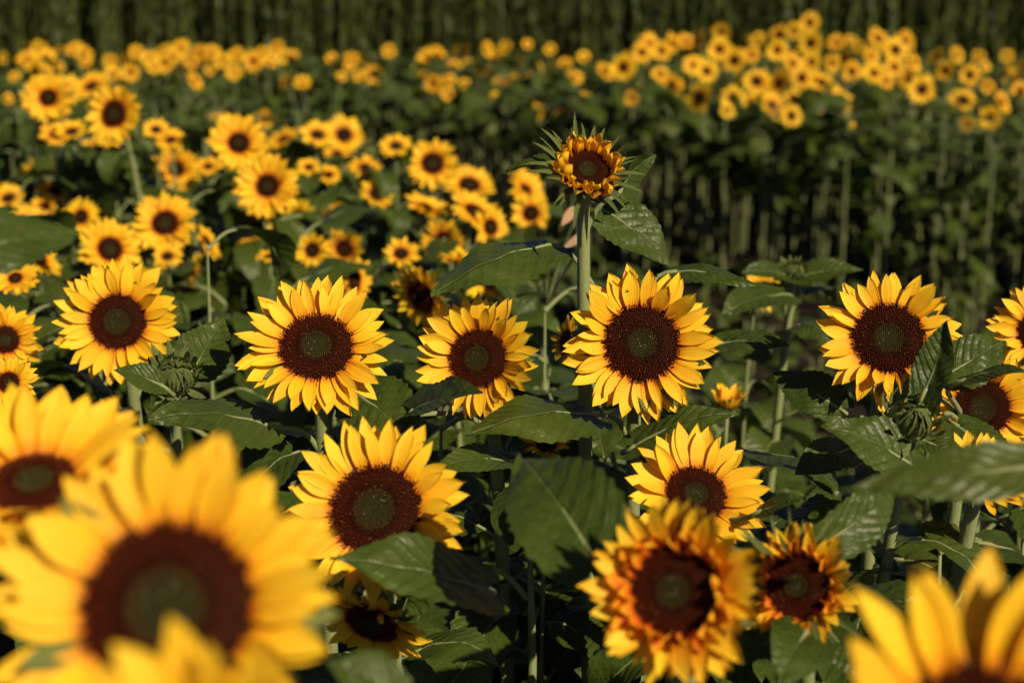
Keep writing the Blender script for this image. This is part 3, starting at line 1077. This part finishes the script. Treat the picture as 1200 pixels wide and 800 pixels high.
# ------------------------------------------------------------------ the far rows: small blooms out of focus
CL = [
    ("the far upper left clump", 'L', [(34, 60, 18), (46, 58, 20), (54, 67, 22), (32, 70, 24), (43, 80, 28), (18, 90, 15), (52, 86, 24), (68, 60, 13), (4, 68, 14), (70, 78, 13)]),
    ("the far row at upper left", 'L', [(88, 59, 22), (98, 64, 20), (100, 73, 16), (129, 72, 17), (132, 87, 20), (148, 72, 18), (153, 85, 22), (160, 62, 18), (9, 116, 12)]),
    ("the dense far row at left", 'L', [(175, 69, 20), (192, 60, 19), (193, 74, 22), (212, 57, 22), (224, 73, 17), (208, 83, 20), (228, 95, 22), (235, 63, 20), (181, 78, 18), (203, 66, 19)]),
    ("the far row above the touching pair", 'L', [(248, 62, 20), (260, 71, 18), (277, 65, 20), (246, 82, 13), (274, 85, 19), (297, 72, 25), (307, 63, 20), (317, 72, 18), (325, 56, 17), (332, 66, 17), (342, 67, 19), (335, 96, 20), (354, 97, 20)]),
    ("the thin far row left of centre", 'L', [(389, 69, 15), (412, 70, 18), (425, 71, 14), (421, 89, 15), (437, 87, 23), (456, 60, 16), (408, 78, 13), (400, 90, 12)]),
    ("the far middle bed's left end", 'L', [(500, 67, 22), (513, 63, 22), (491, 83, 17), (508, 98, 23), (527, 93, 15), (544, 98, 12), (525, 110, 17), (535, 61, 16), (546, 62, 18), (532, 78, 16), (547, 78, 18), (556, 81, 18)]),
    ("the far middle bed's centre", 'L', [(571, 58, 20), (579, 71, 22), (592, 56, 17), (574, 87, 18), (586, 96, 18), (601, 94, 18), (617, 90, 18), (629, 83, 18), (609, 75, 18), (618, 52, 12), (595, 123, 12), (581, 114, 11), (620, 116, 20), (633, 120, 16), (629, 134, 16)]),
    ("the far bed above the tall bud", 'L', [(645, 58, 14), (646, 86, 24), (662, 75, 16), (684, 67, 16), (673, 91, 20), (636, 102, 20), (656, 128, 15), (685, 117, 20), (698, 126, 14)]),
    ("the tall right bed's left end", 'R', [(709, 84, 24), (731, 79, 32), (752, 62, 26), (762, 51, 28), (775, 60, 24), (787, 51, 24), (804, 49, 22), (774, 87, 22), (787, 101, 28), (756, 105, 13), (740, 115, 13)]),
    ("the tall right bed's left half", 'R', [(819, 47, 24), (845, 38, 22), (843, 58, 30), (861, 71, 30), (813, 77, 26), (828, 84, 28), (820, 115, 36), (865, 97, 18), (859, 115, 30), (852, 130, 18), (878, 118, 15)]),
    ("the tall right bed's crowded middle", 'R', [(874, 53, 24), (888, 46, 18), (881, 64, 20), (887, 96, 34), (913, 98, 34), (905, 124, 36), (927, 136, 28), (931, 115, 24), (911, 59, 28), (913, 40, 24), (930, 36, 20), (929, 75, 28), (950, 51, 30), (949, 27, 24), (940, 92, 28), (955, 94, 22), (956, 122, 24), (951, 73, 22)]),
    ("the tall right bed's right half", 'R', [(980, 50, 20), (997, 47, 13), (989, 68, 26), (998, 84, 26), (963, 97, 28), (984, 118, 36), (1004, 154, 28), (1024, 86, 28), (1029, 46, 28), (1049, 59, 30), (1048, 79, 26), (1021, 66, 22), (1070, 73, 26), (1059, 49, 26), (1066, 94, 26), (1080, 105, 34), (1007, 55, 14), (975, 74, 22), (1038, 95, 20)]),
    ("the tall right bed's right end", 'R', [(1097, 67, 24), (1121, 65, 20), (1108, 83, 24), (1136, 88, 26), (1128, 118, 32), (1174, 119, 28), (1160, 138, 28), (1178, 84, 28), (1189, 90, 28), (1196, 107, 24), (1147, 66, 15), (1154, 78, 15), (1157, 101, 18), (1134, 145, 14), (1180, 66, 16), (1199, 78, 20)]),
]


def lerp_tab(y, tab):
    for (a, b) in zip(tab[:-1], tab[1:]):
        if y <= b[0]:
            f = max(0, (y - a[0]) / (b[0] - a[0]))
            return a[1] + (b[1] - a[1]) * f
    return tab[-1][1]


# foliage of one far plant, several variants
def far_foliage(seed, n=11, lo=0.58):
    r = random.Random(seed)
    parts = []
    for i in range(n):
        V, F, U, Mi = LEAF_LO[r.randrange(len(LEAF_LO))]
        f = i / (n - 1)
        Mx = (Matrix.Translation((0, 0, lo + (0.95 - lo) * f)) @ Matrix.Rotation(i * 2.4 + r.uniform(-.4, .4), 4, 'Z') @
              Matrix.Rotation(r.uniform(-0.2, 0.5), 4, 'Y') @ Matrix.Scale((0.20 - 0.07 * f) * r.uniform(0.85, 1.2), 4))
        parts.append(([Mx @ Vector(v) for v in V], F, U, Mi))
    V, F, U, Mi = merge(parts)
    return mesh_of('leaves', V, F, [M_LEAF, M_STEM], U, midx=Mi)


FOL = [far_foliage(600 + i) for i in range(6)]
FOL_TOP = [far_foliage(620 + i, 6, 0.78) for i in range(5)]


def far_sunflower(px, py, dia, d, yaw, elev, label, group, dr=0.34):
    c = at(px, py, d)
    D = min(0.25, max(0.11, dia * 1.12 * d / FPX))
    Rd = D / 2 * dr
    n = facing(yaw, elev)
    P = make_plant('sunflower', label, 'sunflower', c, n, Rd * 0.4, 0.0068, group, None, 5, 6, 0.12)
    head = link('flower_head', HEAD_BACK_LO[0], P.root)
    head.matrix_local = Matrix.Translation(c - P.base) @ frame_from_normal(n, rng.uniform(0, 6)) @ Matrix.Scale(Rd, 4)
    o = link('disc_florets', DISC_LO[0], head)
    o['kind'] = 'stuff'
    o = link('petals', rng.choice(RING_FAR), head)
    o['kind'] = 'stuff'
    s = (1 / dr) / 2.8
    o.matrix_local = Matrix.Diagonal((s, s, s * 0.8, 1))
    f = link('leaves', rng.choice(FOL_TOP if 480 < px < 870 else FOL), P.root)
    f['kind'] = 'stuff'
    f.matrix_local = Matrix.Rotation(rng.uniform(0, 6.28), 4, 'Z') @ Matrix.Diagonal((1.1, 1.1, c.z * 0.93, 1))
    P.kind = 'far'


for (where, bed, pts) in CL:
    pts = sorted(pts)
    for i, (x, y, dia) in enumerate(pts):
        if bed == 'L':
            d = lerp_tab(y, [(50, 16.5), (60, 15.5), (95, 12), (135, 10)]) + rng.uniform(-0.3, 0.3)
            look = 'tiny blurred' if dia < 17 else 'small blurred'
        else:
            d = lerp_tab(y, [(25, 13), (45, 12.2), (80, 10.6), (120, 9.2), (155, 8.7)]) + rng.uniform(-0.2, 0.2)
            look = 'blurred round' if dia > 27 else 'small blurred'
        far_sunflower(x, y, dia, d, rng.choice((-55, -10, 0, 0, 0, 10, 45)) + rng.uniform(-20, 20), rng.uniform(-8, 44), '%s sunflower in %s, %s from the left' % (look, where, ORD[i]),
                      'small blooms of the far left bed' if bed == 'L' else 'blooms of the tall right bed', rng.uniform(0.28, 0.48) if bed == 'R' else 0.28)

# ------------------------------------------------------------------ leaves nobody could count: under the blooms, far beds, corn


def scatter(name, label, cat, items, lib, mats):
    """items: (matrix, library index); joined into one mesh"""
    arrs = []
    for V, F, U, Mi in lib:
        arrs.append((np.asarray(V, float), F, np.asarray(U, float), np.asarray(Mi)))
    Vs, Us, Ms, loops, starts, n, ls = [], [], [], [], [], 0, 0
    pre = []
    for V, F, U, Mi in arrs:
        flat = np.concatenate([np.asarray(f) for f in F])
        cnt = np.array([len(f) for f in F])
        pre.append((V, U, Mi, flat, cnt))
    tot = []
    for Mx, k in items:
        V, U, Mi, flat, cnt = pre[k]
        A = np.array(Mx)
        Vs.append(V @ A[:3, :3].T + A[:3, 3])
        loops.append(flat + n)
        tot.append(cnt)
        Us.append(U[flat])
        Ms.append(Mi)
        n += len(V)
    Vs = np.concatenate(Vs)
    loops = np.concatenate(loops)
    tot = np.concatenate(tot)
    st = np.concatenate([[0], np.cumsum(tot)[:-1]])
    me = bpy.data.meshes.new(name)
    me.vertices.add(len(Vs))
    me.vertices.foreach_set('co', Vs.astype(np.float32).ravel())
    me.loops.add(len(loops))
    me.loops.foreach_set('vertex_index', loops.astype(np.int32))
    me.polygons.add(len(tot))
    me.polygons.foreach_set('loop_start', st.astype(np.int32))
    l = me.uv_layers.new(name='UVMap')
    l.data.foreach_set('uv', np.concatenate(Us).astype(np.float32).ravel())
    for m in mats:
        me.materials.append(m)
    me.polygons.foreach_set('material_index', np.concatenate(Ms).astype(np.int32))
    me.polygons.foreach_set('use_smooth', np.ones(len(tot), dtype=bool))
    me.update(calc_edges=True)
    me.validate()
    o = link(name, me)
    o['kind'] = 'stuff'
    tag(o, label, cat)
    return o


def bed_edge(y):
    """right hand limit of the near bed"""
    return 1.05 - 0.41 * (y - 2.6) if y > 2.6 else 9.0


def shoot(h, n):
    """stem piece as a library entry"""
    path = bez(Vector((0, 0, -0.03)), Vector((0.02, 0, 0.35)), Vector((-0.02, 0.01, 0.7)), Vector((0, 0, 1)), 4)
    V, F, U = tube(path, lambda t: 0.0095 * (1 - 0.75 * t ** 3), 5)
    return np.array([tuple(v) for v in V]), F, np.array(U), np.ones(len(F), int)


LIB_N = LEAF_MID + [shoot(1, 1)]
LIB_F = LEAF_LO + [shoot(1, 1)]


def plant_items(items, x, y, h, nl, size, nlib, check, zlow=0.2):
    r = rng
    b = Vector((x, y, 0))
    top = 0.0
    a0 = r.uniform(0, 6.28)
    for i in range(nl):
        f = i / max(1, nl - 1)
        z = h * (zlow + (1.0 - zlow) * f)
        L = size * (1.15 - 0.4 * f) * r.uniform(0.8, 1.2)
        Mx = (Matrix.Translation((x, y, z)) @ Matrix.Rotation(a0 + i * 2.4 + r.uniform(-.4, .4), 4, 'Z') @
              Matrix.Rotation(r.uniform(-0.3, 0.35), 4, 'Y') @ Matrix.Rotation(r.uniform(-.3, .3), 4, 'X') @ Matrix.Scale(L, 4))
        if check:
            pts = [Mx @ Vector(q) for q in ((0.45, 0, 0.25), (0.8, 0.25, 0.25), (0.8, -0.25, 0.25), (1.3, 0, 0.0))]
            if any(blocks(p, 6) for p in pts):
                continue
        items.append((Mx, r.randrange(nlib)))
        top = z
    if top > 0:
        items.append((Matrix.Translation(b) @ Matrix.Rotation(r.uniform(0, 6.28), 4, 'Z') @ Matrix.Diagonal((0.62, 0.62, top + 0.01, 1) if y > 2.4 else (1, 1, top + 0.01, 1)), nlib))


items = []
y = 0.75
while y < 6.2:
    half = 0.44 * y + 0.75
    x = -half
    while x < min(half, bed_edge(y)):
        px, py = x + rng.uniform(-.1, .1), y + rng.uniform(-.1, .1)
        edge = bed_edge(y) - x < 0.9 and y > 2.2
        plant_items(items, px, py, rng.uniform(0.7, 0.98) if edge else rng.uniform(0.80, 1.16) if 1.3 < y < 2.4 else (rng.uniform(0.95, 1.34) if y > 2 else rng.uniform(0.7, 1.0)), 12, 0.19 if y < 2.4 else 0.22, len(LEAF_MID), True)
        x += 0.27
    y += 0.27
scatter('leaf_undergrowth', 'dense green sunflower leaves and stems below the blooms of the near bed', 'leaves', items, LIB_N, [M_LEAF, M_STEM])

items = []
y = 6.2
while y < 17.5:
    half = 0.42 * y + 1.2
    x = -half
    while x < bed_edge(y) and x < half:
        plant_items(items, x + rng.uniform(-.12, .12), y + rng.uniform(-.12, .12), rng.uniform(0.95, 1.30), 12, 0.23, len(LEAF_LO), True, 0.3)
        x += 0.32
    y += 0.34

def far_edge(y):
    """left hand limit of the bed beyond the lane"""
    return lerp_tab(y, [(8.2, 1.9), (8.9, 1.7), (9.4, 0.8), (10, 0.2), (12, -0.8), (16, -2.6), (19, -4)])


y = 8.3
while y < 18.2:
    half = 0.42 * y + 1.2
    x = max(far_edge(y), -half)
    while x < half:
        plant_items(items, x + rng.uniform(-.12, .12), y + rng.uniform(-.12, .12), rng.uniform(0.9, 1.3), 7 if x < 2.2 else 10, 0.24 if x < 2.2 else 0.17, len(LEAF_LO), False, 0.88 if x < 2.2 else 0.28)
        x += 0.40 if x < 2.2 else 0.2
    y += 0.34
y = 3.0
while y < 14:
    half = 0.42 * y + 0.8
    x = max(bed_edge(y) + 0.25, -half)
    while x < min(half, far_edge(y) if y > 8.6 else 99):
        plant_items(items, x + rng.uniform(-.12, .12), y + rng.uniform(-.12, .12), rng.uniform(0.15, 0.35), 6, 0.13, len(LEAF_LO), False, 0.1)
        x += 0.5
    y += 0.3
scatter('distant_sunflower_leaves', 'mass of blurred sunflower leaves and stems below the far blooms', 'leaves', items, LIB_F, [M_LEAF, M_STEM])


def corn_entry(seed):
    r = random.Random(seed)
    parts = []
    st = tube(bez(Vector((0, 0, -0.03)), Vector((0.02, 0, 0.8)), Vector((-0.02, 0, 1.6)), Vector((0.01, 0, 2.25)), 4), lambda t: 0.014 - 0.008 * t, 4)
    parts.append((st[0], st[1], st[2], 1))
    a = r.uniform(0, 6.28)
    for i in range(11):
        z = 0.25 + i * 0.185
        L, W = r.uniform(0.55, 0.8), r.uniform(0.024, 0.036)
        V, U = [], []
        x = zz = 0.0
        for k in range(8):
            t = k / 7
            th = 1.45 - 1.7 * t ** 2
            if k:
                x += math.cos(th) * L / 7
                zz += math.sin(th) * L / 7
            w = W * (1 - t ** 2.2)
            for s in (-1, 0, 1):
                V.append((x, s * w, zz + 0.3 * abs(s) * w))
                U.append((t, 0.5 + 0.4 * s))
        Mx = Matrix.Translation((0, 0, z)) @ Matrix.Rotation(a + i * math.pi + r.uniform(-.5, .5), 4, 'Z')
        parts.append(([Mx @ Vector(v) for v in V], grid_faces(7, 2), U, 0))
    # tassel
    for i in range(5):
        p = bez(Vector((0, 0, 2.2)), Vector((0, 0, 2.35)), Vector((r.uniform(-.06, .06), r.uniform(-.06, .06), 2.45)), Vector((r.uniform(-.14, .14), r.uniform(-.14, .14), 2.52)), 3)
        tb = tube(p, lambda t: 0.006, 3)
        parts.append((tb[0], tb[1], tb[2], 1))
    return merge(parts)


CORN = [corn_entry(700 + i) for i in range(5)]
items = []
for row in range(10):
    y = 19.6 + row * 0.6
    x = -13.0
    while x < 13.0:
        s = rng.uniform(1.0, 1.2) + 0.02 * row
        items.append((Matrix.Translation((x + rng.uniform(-.05, .05), y + rng.uniform(-.06, .06), 0)) @ Matrix.Rotation(rng.uniform(0, 6.28), 4, 'Z') @
                      Matrix.Diagonal((s, s, s * rng.uniform(0.92, 1.08), 1)), rng.randrange(len(CORN))))
        x += rng.choice((0.09, 0.12, 0.15, 0.2))
scatter('corn_field', 'tall dark green corn standing across the whole back of the field', 'corn', items, CORN, [M_CORN, M_CORN])
